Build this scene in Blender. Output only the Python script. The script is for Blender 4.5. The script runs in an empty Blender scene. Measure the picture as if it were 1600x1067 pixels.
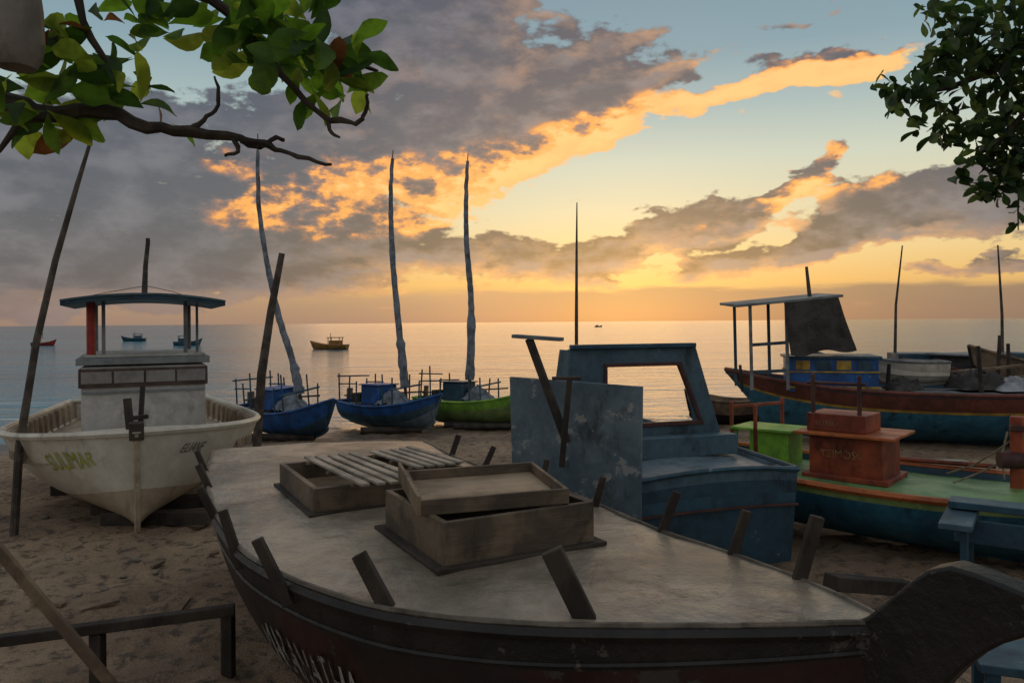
import bpy, math, random, bmesh
from mathutils import Vector, Matrix, noise
random.seed(7)
R=math.radians
scene=bpy.context.scene
scene.view_settings.view_transform='Standard'
scene.view_settings.look='None'
scene.view_settings.exposure=0
COL=scene.collection

# ------------------------------------------------------------ materials
def rgb(c): return (c[0],c[1],c[2],1)
def mixnode(nt,fac,a,b,blend='MIX'):
    n=nt.nodes.new('ShaderNodeMix'); n.data_type='RGBA'; n.blend_type=blend
    for sock,val in ((n.inputs[0],fac),(n.inputs[6],a),(n.inputs[7],b)):
        if hasattr(val,'is_output'): nt.links.new(val,sock)
        elif isinstance(val,(int,float)): sock.default_value=val if sock==n.inputs[0] else (val,val,val,1)
        else: sock.default_value=rgb(val)
    return n.outputs[2]
def mathn(nt,op,a,b=None,c=None,clamp=False):
    n=nt.nodes.new('ShaderNodeMath'); n.operation=op; n.use_clamp=clamp
    for i,val in enumerate((a,b,c)):
        if val is None: continue
        if hasattr(val,'is_output'): nt.links.new(val,n.inputs[i])
        else: n.inputs[i].default_value=val
    return n.outputs[0]
def ramp(nt,fac,lo,hi,smooth=True):
    n=nt.nodes.new('ShaderNodeMapRange'); n.interpolation_type='SMOOTHSTEP' if smooth else 'LINEAR'
    nt.links.new(fac,n.inputs[0]); n.inputs[1].default_value=lo; n.inputs[2].default_value=hi
    return n.outputs[0]
def noisen(nt,vec,scale,detail=6,rough=.55,dist=0):
    n=nt.nodes.new('ShaderNodeTexNoise'); nt.links.new(vec,n.inputs['Vector'])
    n.inputs['Scale'].default_value=scale; n.inputs['Detail'].default_value=detail
    n.inputs['Roughness'].default_value=rough; n.inputs['Distortion'].default_value=dist
    return n
def mapn(nt,vec,scale=(1,1,1),loc=(0,0,0),rot=(0,0,0),typ='POINT'):
    n=nt.nodes.new('ShaderNodeMapping'); n.vector_type=typ
    nt.links.new(vec,n.inputs[0]); n.inputs[1].default_value=loc; n.inputs[2].default_value=rot; n.inputs[3].default_value=scale
    return n.outputs[0]

def mat(name,c1,c2=None,rough=.6,scale=2.5,bump=.25,grain=None,chip=None,chipth=.6,spec=.35,rvar=.25,dirt=.5,bdist=.01):
    m=bpy.data.materials.new(name); m.use_nodes=True; nt=m.node_tree
    b=nt.nodes['Principled BSDF']
    tc=nt.nodes.new('ShaderNodeTexCoord').outputs['Object']
    if c2 is None: c2=tuple(x*.6 for x in c1)
    n1=noisen(nt,tc,scale,5,.6,.4).outputs[0]
    col=mixnode(nt,ramp(nt,n1,.38,.62),c1,c2)
    gv=mapn(nt,tc,grain) if grain else tc
    n2=noisen(nt,gv,scale*6,4,.65).outputs[0]
    f=mathn(nt,'MULTIPLY_ADD',n2,1.1,.45)
    col=mixnode(nt,dirt,col,mixnode(nt,1.0,col,f,'MULTIPLY'))
    n4=noisen(nt,mapn(nt,tc,(1,1,.45),(3,7,1)),scale*1.7,6,.7).outputs[0]
    col=mixnode(nt,mathn(nt,'MULTIPLY',ramp(nt,n4,.52,.68),dirt),col,mixnode(nt,1.0,col,(.32,.27,.23),'MULTIPLY'))
    if chip:
        n3=noisen(nt,mapn(nt,tc,(1,1,1),(9,2,5)),scale*2.6,7,.72).outputs[0]
        col=mixnode(nt,ramp(nt,n3,chipth,chipth+.03),col,chip)
    nt.links.new(col,b.inputs['Base Color'])
    r=mathn(nt,'MULTIPLY_ADD',n1,rvar*2,rough-rvar,clamp=True)
    nt.links.new(r,b.inputs['Roughness'])
    b.inputs['Specular IOR Level'].default_value=spec
    if bump:
        bn=nt.nodes.new('ShaderNodeBump'); bn.inputs['Strength'].default_value=bump; bn.inputs['Distance'].default_value=bdist
        nt.links.new(mathn(nt,'ADD',n2,mathn(nt,'MULTIPLY',n4,.6)),bn.inputs['Height']); nt.links.new(bn.outputs[0],b.inputs['Normal'])
    return m

m_white=mat('white_boat_paint',(.60,.55,.45),(.49,.44,.35),.5,1.3,.12,chip=(.3,.25,.19),chipth=.66,dirt=.45)
m_whitelow=mat('bare_bottom_planks',(.42,.33,.23),(.27,.20,.14),.7,2.0,.3,chip=(.55,.49,.4),chipth=.64)
m_cabwhite=mat('white_cabin_paint',(.46,.44,.40),(.35,.33,.29),.55,1.4,.2,chip=(.2,.17,.14),chipth=.66,dirt=.6)
m_brown=mat('brown_window_wood',(.085,.055,.04),(.05,.03,.022),.5,3)
m_glass=mat('dusty_glass',(.24,.22,.20),(.14,.13,.12),.3,2,.05,spec=.5)
m_bluedk=mat('dark_blue_paint',(.03,.08,.11),(.02,.05,.075),.5,2.5,.2,chip=(.14,.16,.16),chipth=.64)
m_bluehull=mat('worn_navy_hull_paint',(.022,.06,.085),(.014,.035,.05),.6,1.6,.35,chip=(.09,.10,.10),chipth=.62,dirt=.9)
m_blue=mat('faded_blue_paint',(.062,.110,.137),(.036,.070,.094),.6,1.6,.25,chip=(.16,.17,.17),chipth=.635,dirt=.9)
m_bluelt=mat('pale_blue_board',(.13,.165,.182),(.08,.11,.13),.65,1.5,.25,chip=(.25,.25,.23),chipth=.59,dirt=.9)
m_bluedeck=mat('blue_grey_deck',(.15,.195,.218),(.085,.12,.145),.45,2.0,.2,chip=(.22,.23,.22),chipth=.64,dirt=.8)
m_bluebr=mat('bright_blue_paint',(.02,.10,.31),(.015,.06,.18),.5,2.5,.15,chip=(.2,.2,.2),chipth=.66)
m_red=mat('red_oxide_paint',(.085,.032,.025),(.05,.022,.018),.6,3,.25,chip=(.06,.045,.035),chipth=.62)
m_redbt=mat('bright_red_paint',(.36,.035,.025),(.22,.025,.02),.55,3,.2)
m_redbr=mat('red_brown_paint',(.16,.045,.03),(.09,.03,.02),.6,3,.25)
m_yellow=mat('yellow_paint',(.42,.26,.04),(.25,.15,.03),.6,3,.15)
m_ochre=mat('ochre_paint',(.34,.16,.03),(.20,.09,.02),.6,3,.15)
m_orange=mat('orange_red_paint',(.31,.06,.022),(.17,.036,.016),.55,2.0,.2,chip=(.12,.05,.03),chipth=.62,dirt=.9)
m_orangelt=mat('orange_rail_paint',(.48,.125,.03),(.30,.075,.02),.5,2.5,.2,chip=(.2,.1,.05),chipth=.63)
m_green=mat('green_deck_paint',(.17,.30,.11),(.11,.20,.08),.5,2,.2,chip=(.28,.32,.2),chipth=.64,dirt=.7)
m_greenbr=mat('bright_green_paint',(.24,.46,.05),(.14,.30,.04),.5,3,.15)
m_olive=mat('light_green_hull_paint',(.28,.36,.12),(.17,.24,.08),.5,3,.15)
m_teal=mat('teal_hull_paint',(.035,.155,.23),(.022,.095,.15),.5,1.8,.2,chip=(.12,.14,.14),chipth=.63,dirt=.9)
m_deck=mat('weathered_cement_deck',(.31,.25,.18),(.15,.118,.082),.40,.85,1.0,chip=(.085,.068,.05),chipth=.635,rvar=.28,dirt=1.0,spec=.5,bdist=.02)
m_hullblk=mat('black_brown_hull',(.022,.017,.014),(.011,.009,.008),.5,1.8,.6,chip=(.07,.055,.045),chipth=.61,bdist=.02)  # near-black brown base colour with random paler chips
m_hullred=mat('dark_worn_red_hull',(.036,.013,.010),(.014,.010,.009),.5,1.1,.4,chip=(.045,.036,.03),chipth=.60,bdist=.015,dirt=.8)
m_rim=mat('worn_gunwale',(.14,.11,.08),(.07,.055,.04),.6,4,.4)
m_wood=mat('old_timber',(.22,.15,.09),(.11,.075,.048),.7,2.4,.45,grain=(1,1,.15))
m_wooddk=mat('dark_timber',(.05,.036,.025),(.025,.018,.013),.75,3,.6,grain=(1,1,.2),bdist=.02)
m_woodx=mat('hatch_plank',(.15,.105,.065),(.065,.046,.03),.6,2.2,.6,grain=(.2,1,1.4),dirt=.9)
m_woodin=mat('hatch_lid_panel',(.34,.24,.15),(.19,.135,.082),.6,1.6,.3,grain=(.2,1.6,1))
m_slat=mat('silvered_slat',(.36,.31,.24),(.21,.18,.14),.6,3,.35,grain=(.15,2,2))
m_pole=mat('weathered_pole',(.10,.077,.06),(.045,.036,.028),.75,4,.5,grain=(2,2,.25))
m_sail=mat('furled_sailcloth',(.24,.26,.29),(.12,.135,.155),.8,4,.8,grain=(2,2,.5),bdist=.04,dirt=.8)
m_tarp=mat('dark_tarpaulin',(.06,.052,.045),(.035,.03,.027),.7,3,.8,bdist=.04)
m_silver=mat('silver_tarpaulin',(.30,.30,.31),(.16,.16,.17),.45,3,.6,spec=.5)
m_grey=mat('grey_roof_board',(.21,.22,.22),(.11,.12,.125),.6,2,.25)
m_yelltr=mat('yellow_green_lettering',(.40,.42,.03),(.26,.26,.02),.6,5,.05,dirt=.2)
m_darkltr=mat('dark_lettering',(.10,.08,.07),None,.6,5,.05)
m_fadeltr=mat('faded_lettering',(.34,.18,.08),(.22,.10,.045),.6,9,.05,dirt=.8)
m_whiteltr=mat('white_lettering',(.30,.28,.25),(.15,.14,.125),.6,3,.05,chip=(.04,.03,.025),chipth=.54)
m_bark=mat('tree_bark',(.07,.05,.035),(.03,.022,.016),.85,4,.9,grain=(1,1,.4))
m_buoy=mat('grey_float',(.20,.165,.13),(.12,.10,.08),.6,3,.3)
m_stone=mat('beach_stone',(.2,.17,.13),(.1,.08,.06),.8,4,.6)
m_rope=mat('rope_fibre',(.25,.2,.13),(.15,.12,.08),.9,9,.5)

def leafmat(name,c,tr,fac=.5):
    m=bpy.data.materials.new(name); m.use_nodes=True; nt=m.node_tree
    out=nt.nodes['Material Output']; b=nt.nodes['Principled BSDF']
    tc=nt.nodes.new('ShaderNodeTexCoord').outputs['Object']
    n=noisen(nt,tc,9,4).outputs[0]
    col=mixnode(nt,ramp(nt,n,.35,.65),c,tuple(x*.5 for x in c))
    nt.links.new(col,b.inputs['Base Color']); b.inputs['Roughness'].default_value=.5
    b.inputs['Specular IOR Level'].default_value=.3
    t=nt.nodes.new('ShaderNodeBsdfTranslucent')
    nt.links.new(mixnode(nt,ramp(nt,n,.35,.65),tr,tuple(x*.5 for x in tr)),t.inputs[0])
    mx=nt.nodes.new('ShaderNodeMixShader'); mx.inputs[0].default_value=fac
    nt.links.new(b.outputs[0],mx.inputs[1]); nt.links.new(t.outputs[0],mx.inputs[2]); nt.links.new(mx.outputs[0],out.inputs[0])
    return m
lm=[leafmat('leaf_green',(.06,.13,.02),(.25,.46,.03),.6),leafmat('leaf_dark_green',(.035,.08,.018),(.09,.20,.02)),
    leafmat('leaf_yellow_green',(.12,.2,.03),(.46,.58,.05),.65),leafmat('leaf_red_brown',(.13,.05,.02),(.30,.11,.03),.5)]
lm2=[leafmat('shade_leaf',(.065,.11,.045),(.08,.16,.03)),leafmat('shade_leaf_dark',(.035,.07,.03),(.04,.085,.02)),leafmat('shade_leaf_light',(.13,.18,.08),(.20,.30,.06))]

# ------------------------------------------------------------ mesh helpers
class MB:
    def __init__(s): s.v=[]; s.f=[]; s.m=[]
    def add(s,vs,fs,mi=0):
        o=len(s.v); s.v+=[Vector(v) for v in vs]
        for f in fs: s.f.append([o+i for i in f]); s.m.append(mi)
        return s
    def box(s,c,size,mi=0,rot=0,M=None):
        hx,hy,hz=[k/2 for k in size]; c=Vector(c)
        M=M if M is not None else Matrix.Rotation(R(rot),3,'Z')
        vs=[c+M@Vector((x,y,z)) for x in (-hx,hx) for y in (-hy,hy) for z in (-hz,hz)]
        return s.add(vs,[(0,1,3,2),(4,6,7,5),(0,4,5,1),(2,3,7,6),(0,2,6,4),(1,5,7,3)],mi)
    def beam(s,p0,p1,w,h,mi=0,up=(0,0,1),taper=1):
        p0=Vector(p0);p1=Vector(p1);d=(p1-p0).normalized();up=Vector(up)
        sd=d.cross(up)
        if sd.length<.05: sd=d.cross(Vector((1,0,0)))
        sd.normalize(); u=sd.cross(d)
        vs=[]
        for p,k in ((p0,1),(p1,taper)):
            for a,b in ((-1,-1),(1,-1),(1,1),(-1,1)): vs.append(p+sd*(a*w/2*k)+u*(b*h/2*k))
        return s.add(vs,[(0,3,2,1),(4,5,6,7),(0,1,5,4),(1,2,6,5),(2,3,7,6),(3,0,4,7)],mi)
    def tube(s,pts,rad,n=8,mi=0,wob=0):
        pts=[Vector(p) for p in pts]; N=len(pts)
        if not isinstance(rad,(list,tuple)): rad=[rad]*N
        vs=[]; ref=None
        for i,p in enumerate(pts):
            d=(pts[min(i+1,N-1)]-pts[max(i-1,0)]).normalized()
            if ref is None: ref=Vector((0,0,1)) if abs(d.z)<.8 else Vector((1,0,0))
            a=d.cross(ref).normalized(); b=a.cross(d).normalized(); ref=b
            for k in range(n):
                t=2*math.pi*k/n; r=rad[i]*(1+wob*(random.random()-.5))
                vs.append(p+a*(math.cos(t)*r)+b*(math.sin(t)*r))
        fs=[(i*n+k,i*n+(k+1)%n,(i+1)*n+(k+1)%n,(i+1)*n+k) for i in range(N-1) for k in range(n)]
        fs+=[tuple(range(n))[::-1],tuple((N-1)*n+k for k in range(n))]
        return s.add(vs,fs,mi)
    def prism(s,poly,off,mi=0):
        n=len(poly); off=Vector(off); vs=[Vector(p) for p in poly]+[Vector(p)+off for p in poly]
        return s.add(vs,[tuple(range(n))[::-1],tuple(range(n,2*n))]+[(i,(i+1)%n,n+(i+1)%n,n+i) for i in range(n)],mi)
    def ring(s,outer,inner,off,mi=0):
        n=len(outer); off=Vector(off); vs=[Vector(p) for p in outer]+[Vector(p) for p in inner]
        vs+=[v+off for v in vs]; fs=[]
        for i in range(n):
            j=(i+1)%n
            fs+=[(i,j,n+j,n+i),(2*n+i,3*n+i,3*n+j,2*n+j),(i,2*n+i,2*n+j,j),(n+i,n+j,3*n+j,3*n+i)]
        return s.add(vs,fs,mi)
    def grid(s,rows,mi=0,mf=None):
        n=len(rows[0]); o=len(s.v)
        for r in rows: s.v+=[Vector(p) for p in r]
        for i in range(len(rows)-1):
            for j in range(n-1):
                s.f.append([o+i*n+j,o+i*n+j+1,o+(i+1)*n+j+1,o+(i+1)*n+j]); s.m.append(mf(i,j) if mf else mi)
        return s
    def build(s,name,mats,parent=None,bevel=0,label=None,smooth=True,recalc=True,angle=35):
        me=bpy.data.meshes.new(name); me.from_pydata([tuple(v) for v in s.v],[],s.f)
        for m in (mats if isinstance(mats,(list,tuple)) else [mats]): me.materials.append(m)
        me.polygons.foreach_set('material_index',s.m)
        if recalc:
            bm=bmesh.new(); bm.from_mesh(me); bmesh.ops.recalc_face_normals(bm,faces=bm.faces); bm.to_mesh(me); bm.free()
        if smooth:
            me.polygons.foreach_set('use_smooth',[True]*len(me.polygons)); me.set_sharp_from_angle(angle=R(angle))
        me.update()
        o=bpy.data.objects.new(name,me); COL.objects.link(o)
        if parent: o.parent=parent
        if bevel:
            b=o.modifiers.new('edge_wear','BEVEL'); b.width=bevel; b.segments=2; b.limit_method='ANGLE'; b.angle_limit=R(40)
        if label: o['label']=label
        return o

def thing(name,label,cat,loc=(0,0,0),rz=0,group=None,tilt=(0,0)):
    e=bpy.data.objects.new(name,None); COL.objects.link(e); e.empty_display_size=.2
    e.location=loc; e.rotation_euler=(R(tilt[0]),R(tilt[1]),R(rz)); e['label']=label; e['category']=cat
    if group: e['group']=group
    return e
def mw(e): return Matrix.LocRotScale(e.location,e.rotation_euler,(1,1,1))
def tag(o,label,cat,group=None):
    o['label']=label;o['category']=cat
    if group:o['group']=group
    return o

def cr(a,b,c,d,t): return .5*((2*b)+(-a+c)*t+(2*a-5*b+4*c-d)*t*t+(-a+3*b-3*c+d)*t**3)
class Hull:
    def __init__(s,st,rake=.3): s.st=st; s.rake=rake; s.L=st[-1][0]-st[0][0]
    def at(s,u):
        n=len(s.st)-1; f=min(max(u,0),1)*n; i=min(int(f),n-1); t=f-i
        g=lambda k:s.st[min(max(k,0),n)]
        r=[cr(g(i-1)[k],g(i)[k],g(i+1)[k],g(i+2)[k],t) for k in range(5)]
        r[1]=max(r[1],.015); return r
    def P(s,u,t,side):
        x,hb,zs,zk,v=s.at(u)
        y=hb*((1-v)*math.sin(t*math.pi/2)**.8+v*t); z=zk+(zs-zk)*((1-v)*(1-math.cos(t*math.pi/2))+v*t)
        wb=max(0,(u-.7)/.3)**2; x+=s.rake*(t-1)*wb
        return Vector((x,side*y,z))
    def build(s,root,mats,bands,N=36,T=14,rail=.035,railmat=None,drop=.06,deckmat=None,camber=.03,wall=.05,innermat=None):
        mb=MB()
        def mf(i,j):
            t=(j+.5)/T
            for th,m in bands:
                if t<th: return m
            return bands[-1][1]
        for sd in (-1,1): mb.grid([[s.P(i/N,j/T,sd) for j in range(T+1)] for i in range(N+1)],mf=mf)
        tr=[s.P(0,j/T,-1) for j in range(T,-1,-1)]+[s.P(0,j/T,1) for j in range(1,T+1)]
        if s.at(0)[1]>.1: mb.add(tr,[tuple(range(len(tr)))],bands[-1][1])
        ii=len(mats)
        for sd in (-1,1):
            rows=[]
            for i in range(N+1):
                x,hb,zs,zk,v=s.at(i/N); yi=max(hb-wall,.004)
                dd=drop(i/N) if callable(drop) else drop
                rows.append([(x,sd*hb,zs),(x,sd*yi,zs),(x,sd*yi*.98,zs-dd)])
            mb.grid(rows,mi=ii)
        kp=[s.P(i/N,0,1)*1 for i in range(N+1)]
        for p in kp: p.y=0
        mb.tube([p-Vector((0,0,.02)) for p in kp]+[s.P(1,j/6,1)*1+Vector((.02,-s.P(1,j/6,1).y,0)) for j in range(1,7)],.035,6,bands[0][1])
        hull=mb.build('hull',list(mats)+[innermat or mats[-1]],root,recalc=True)
        if rail:
            rb=MB()
            L1=[s.P(i/N,1,-1)+Vector((0,0,.01)) for i in range(N+1)]; L2=[s.P(i/N,1,1)+Vector((0,0,.01)) for i in range(N+1)]
            rb.tube(L1+L2[::-1]+([L1[0]] if s.at(0)[1]>.1 else []),rail,6)
            rb.build('gunwale',railmat or mats[-1],root)
        if deckmat:
            db=MB(); rows=[]
            for i in range(N+1):
                x,hb,zs,zk,v=s.at(i/N); yi=max(hb-wall,.004)*.98; dd=drop(i/N) if callable(drop) else drop
                rows.append([(x,yi*k/4,zs-dd-.002+camber*(1-(k/4)**2)) for k in range(-4,5)])
            db.grid(rows); db.build('deck',deckmat,root)
        return hull

def textgeo(body,size,shear=0,wobble=1.0):
    cu=bpy.data.curves.new('t','FONT'); cu.body=body; cu.size=size; cu.shear=shear; cu.resolution_u=3; o=bpy.data.objects.new('t',cu); COL.objects.link(o)
    bpy.context.view_layer.update()
    me=bpy.data.meshes.new_from_object(o.evaluated_get(bpy.context.evaluated_depsgraph_get()))
    bm=bmesh.new(); bm.from_mesh(me); bmesh.ops.triangulate(bm,faces=bm.faces)
    vs=[v.co.copy() for v in bm.verts]; bm.verts.index_update(); fs=[tuple(v.index for v in f.verts) for f in bm.faces]; bm.free()
    bpy.data.objects.remove(o); bpy.data.meshes.remove(me)
    for v in vs:
        v.x+=wobble*size*.09*noise.noise((v.x/size*1.3,v.y/size*1.3,7)); v.y+=wobble*size*.12*noise.noise((v.x/size*.9,v.y/size*.9,2))
    return vs,fs
def hulltext(h,root,body,size,u0,t0,side,m,shear=0,off=.014):
    vs,fs=textgeo(body,size,shear); out=[]
    _,_,zs,zk,_=h.at(u0); H=(zs-zk)
    for v in vs:
        u=u0+(-side)*v.x/h.L; t=t0+v.y/H
        p=h.P(u,t,side); a=h.P(u+.01,t,side)-p; b=h.P(u,t+.02,side)-p
        n=a.cross(b).normalized()
        if n.y*side<0: n=-n
        out.append(p+n*off)
    MB().add(out,fs).build('lettering',m,root,smooth=False,recalc=False)
def flattext(root,body,size,origin,xdir,m,updir=(0,0,1),off=.006):
    vs,fs=textgeo(body,size); x=Vector(xdir).normalized(); u=Vector(updir); n=x.cross(u).normalized()
    MB().add([Vector(origin)+x*v.x+u*v.y+n*off for v in vs],fs).build('lettering',m,root,smooth=False,recalc=False)

# ------------------------------------------------------------ ground and sea
def gz(x,y):
    z=0
    if y>8: z-=.031*(y-8)
    if y>8 and x<0: z+=.009*max(x,-25)*min((y-8)/11,1)
    if y>26: z-=.06*(y-26)
    return z
def axis(lo,hi,step,ext):
    a=[];k=lo
    while k<=hi+1e-6: a.append(k);k+=step
    pre=[];st=step;k=lo
    while k>-ext: st*=1.5;k-=st;pre.append(k)
    post=[];st=step;k=a[-1]
    while k<ext: st*=1.5;k+=st;post.append(k)
    return pre[::-1]+a+post
xs=axis(-11,12,.10,400); ys=[y for y in axis(2,24,.10,300) if -60<y<80]
prints=[(random.uniform(-8,6),random.uniform(4.5,18),random.uniform(0,3.14)) for _ in range(800)]
cell={}
for p in prints: cell.setdefault((int(p[0]//1),int(p[1]//1)),[]).append(p)
def gd(x,y):
    z=gz(x,y)
    if y>40 or abs(x)>60: return z
    z+=.05*noise.noise((x*.7,y*.7,0))+.035*noise.noise((x*2.3,y*2.3,3))+.022*noise.noise((x*6,y*6,5))
    for i in (-1,0,1):
        for j in (-1,0,1):
            for (a,b,th) in cell.get((int(x//1)+i,int(y//1)+j),()):
                dx,dy=x-a,y-b; c,s=math.cos(th),math.sin(th); q=((dx*c+dy*s)/.2)**2+((-dx*s+dy*c)/.1)**2
                if q<4: z+=-.05*math.exp(-q)+.016*math.exp(-(q-2.2)**2)
    return z
rows=[[(x,y,gd(x,y)) for x in xs] for y in ys]
def groundmat():
    m=bpy.data.materials.new('beach_sand'); m.use_nodes=True; nt=m.node_tree; b=nt.nodes['Principled BSDF']
    tc=nt.nodes.new('ShaderNodeTexCoord').outputs['Object']
    n1=noisen(nt,tc,.5,6,.6).outputs[0]; n2=noisen(nt,tc,7,6,.7).outputs[0]; n3=noisen(nt,tc,60,3,.6).outputs[0]
    col=mixnode(nt,ramp(nt,n1,.35,.65),(.33,.22,.13),(.19,.125,.076))
    col=mixnode(nt,ramp(nt,n2,.48,.64),col,(.085,.058,.038))
    col=mixnode(nt,.7,col,mixnode(nt,1.0,col,mathn(nt,'MULTIPLY_ADD',n3,1.8,.1),'MULTIPLY'))
    sep=nt.nodes.new('ShaderNodeSeparateXYZ'); nt.links.new(tc,sep.inputs[0])
    wet=mathn(nt,'SUBTRACT',1.0,ramp(nt,mathn(nt,'MULTIPLY_ADD',n1,.12,sep.outputs[2]),-.38,-.27))
    col=mixnode(nt,wet,col,mixnode(nt,1.0,col,(.5,.5,.5),'MULTIPLY'))
    nt.links.new(col,b.inputs['Base Color'])
    nt.links.new(mathn(nt,'MULTIPLY_ADD',wet,-.6,.9),b.inputs['Roughness'])
    bn=nt.nodes.new('ShaderNodeBump'); bn.inputs['Strength'].default_value=.9; bn.inputs['Distance'].default_value=.04
    nt.links.new(mathn(nt,'ADD',n2,mathn(nt,'MULTIPLY',n3,.35)),bn.inputs['Height']); nt.links.new(bn.outputs[0],b.inputs['Normal'])
    return m
g=MB().grid(rows).build('ground',groundmat(),recalc=False,smooth=True,angle=180); g['kind']='structure'
if g.data.polygons[0].normal.z<0: g.data.flip_normals()

def seamat():
    m=bpy.data.materials.new('sea_water'); m.use_nodes=True; nt=m.node_tree; b=nt.nodes['Principled BSDF']
    tc=nt.nodes.new('ShaderNodeTexCoord').outputs['Object']
    w1=noisen(nt,mapn(nt,tc,(.42,1.0,1)),.8,4,.58,.4).outputs[0]
    w2=noisen(nt,mapn(nt,tc,(.5,1.2,1),rot=(0,0,.25)),2.8,3,.6,.3).outputs[0]
    w3=noisen(nt,mapn(nt,tc,(.30,1.0,1),rot=(0,0,-.1)),.12,4,.62,.3).outputs[0]
    w4=noisen(nt,mapn(nt,tc,(.12,1.0,1)),.02,4,.65).outputs[0]
    h=mathn(nt,'ADD',mathn(nt,'MULTIPLY',w1,.70),mathn(nt,'MULTIPLY',w2,.20))
    h=mathn(nt,'ADD',h,mathn(nt,'MULTIPLY',w3,1.7))
    bn=nt.nodes.new('ShaderNodeBump'); bn.inputs['Strength'].default_value=1; bn.inputs['Distance'].default_value=.27
    nt.links.new(h,bn.inputs['Height']); nt.links.new(bn.outputs[0],b.inputs['Normal'])
    sep=nt.nodes.new('ShaderNodeSeparateXYZ'); nt.links.new(tc,sep.inputs[0])
    d=mathn(nt,'ADD',mathn(nt,'MULTIPLY',sep.outputs[0],.29),sep.outputs[1])
    f=ramp(nt,noisen(nt,mapn(nt,tc,(.10,1.3,1)),1.4,6,.7,.6).outputs[0],.54,.62)
    near=mathn(nt,'SUBTRACT',1.0,ramp(nt,d,17,32)); left=mathn(nt,'SUBTRACT',1.0,ramp(nt,sep.outputs[0],-12,-7))
    foam=mathn(nt,'MULTIPLY',mathn(nt,'MULTIPLY',f,near),left)
    col=mixnode(nt,ramp(nt,w4,.42,.58),(.03,.20,.26),(.02,.12,.17))
    nt.links.new(mixnode(nt,foam,col,(.6,.62,.62)),b.inputs['Base Color'])
    nt.links.new(mathn(nt,'MULTIPLY_ADD',foam,.5,.11),b.inputs['Roughness'])
    b.inputs['IOR'].default_value=1.333
    return m
sx=[-6000,-1500,-300,-60,0,60,300,1500,6000]; sy=[16,40,100,400,1500,9000]
sea=MB().grid([[(x,y,-.45) for x in sx] for y in sy]).build('sea',seamat(),recalc=False,smooth=False); sea['kind']='structure'
if sea.data.polygons[0].normal.z<0: sea.data.flip_normals()

# ------------------------------------------------------------ sky
SUN_AZ,SUN_EL=8.0,4.0
w=bpy.data.worlds.new('World'); scene.world=w; w.use_nodes=True; nt=w.node_tree
bg=nt.nodes['Background']
def bearing(px,py):
    az=math.atan((px-800)/1200); return az,math.atan((503-py)/1200*math.cos(az))
gr=bpy.data.node_groups.new('cloud_density','ShaderNodeTree')
gr.interface.new_socket('Dir',in_out='INPUT',socket_type='NodeSocketVector')
gr.interface.new_socket('Density',in_out='OUTPUT',socket_type='NodeSocketFloat')
gi=gr.nodes.new('NodeGroupInput'); go=gr.nodes.new('NodeGroupOutput')
def azel(nt,d):
    nn=nt.nodes.new('ShaderNodeVectorMath'); nn.operation='NORMALIZE'; nt.links.new(d,nn.inputs[0])
    s=nt.nodes.new('ShaderNodeSeparateXYZ'); nt.links.new(nn.outputs[0],s.inputs[0])
    az=mathn(nt,'ARCTAN2',s.outputs[0],s.outputs[1]); el=mathn(nt,'ARCSINE',s.outputs[2])
    c=nt.nodes.new('ShaderNodeCombineXYZ'); nt.links.new(az,c.inputs[0]); nt.links.new(el,c.inputs[1])
    return nn.outputs[0],az,el,c.outputs[0]
def blobs(nt,pv,lst):
    acc=None
    for (cx,cy,rx,ry,rot,wt) in lst:
        a,e=bearing(cx,cy); k=1/1200*math.cos(a)
        mp=mapn(nt,pv,(rx*k,ry*k,1),(a,e,0),(0,0,R(rot)),'TEXTURE')
        gd_=nt.nodes.new('ShaderNodeTexGradient'); gd_.gradient_type='SPHERICAL'; nt.links.new(mp,gd_.inputs[0])
        acc=mathn(nt,'MULTIPLY_ADD',gd_.outputs['Fac'],wt,acc if acc is not None else 0.0)
    return acc
D=[(60,340,600,190,0,2.4),(260,185,380,75,4,1.2),(520,385,260,85,0,1.6),(650,110,290,140,8,1.4),(880,125,250,80,15,1.2),
   (620,270,380,95,10,1.2),(880,215,260,60,17,1.3),(1160,142,200,38,12,1.3),(1320,106,170,28,8,1.3),(1060,110,120,24,20,.7),
   (860,418,170,46,6,1.6),(1030,385,150,50,16,1.8),(1150,345,110,44,28,1.5),(1245,285,100,34,38,1.6),(1450,322,235,72,3,2.0),(1200,412,190,36,12,1.6),(1330,372,120,34,14,1.0),
   (655,292,44,30,0,1.2),(745,392,100,34,0,1.2),(1480,428,130,18,0,1.0),(620,20,240,55,0,.8),(1250,28,110,20,8,.7),(960,452,80,10,0,.8)]
G=[(480,295,210,90,10,1.3),(640,300,280,85,8,1.3),(850,255,300,75,14,1.5),(960,205,180,60,18,1.2),(1200,140,300,70,13,1.2),(1340,105,190,60,10,1.2),(1270,270,120,60,38,1.5),(1400,275,170,50,0,1.2),(345,240,60,30,0,1.0),(600,345,320,35,2,.9),(1120,345,200,40,20,.6),(800,130,200,60,10,.35)]
dn,az,el,p=azel(gr,gi.outputs[0])
ds=mapn(gr,dn,(1,1,2.1))
wn=noisen(gr,ds,8,4,.6).outputs['Color']
def warp(nt,wn,p,a):
    vm=nt.nodes.new('ShaderNodeVectorMath'); vm.operation='SUBTRACT'; nt.links.new(wn,vm.inputs[0]); vm.inputs[1].default_value=(.5,.5,.5)
    vm2=nt.nodes.new('ShaderNodeVectorMath'); vm2.operation='MULTIPLY_ADD'; nt.links.new(vm.outputs[0],vm2.inputs[0]); vm2.inputs[1].default_value=a; nt.links.new(p,vm2.inputs[2])
    return vm2.outputs[0]
bl=blobs(gr,warp(gr,wn,p,(.15,.09,0)),D)
fbn=noisen(gr,ds,15,6,.60).outputs[0]
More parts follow.
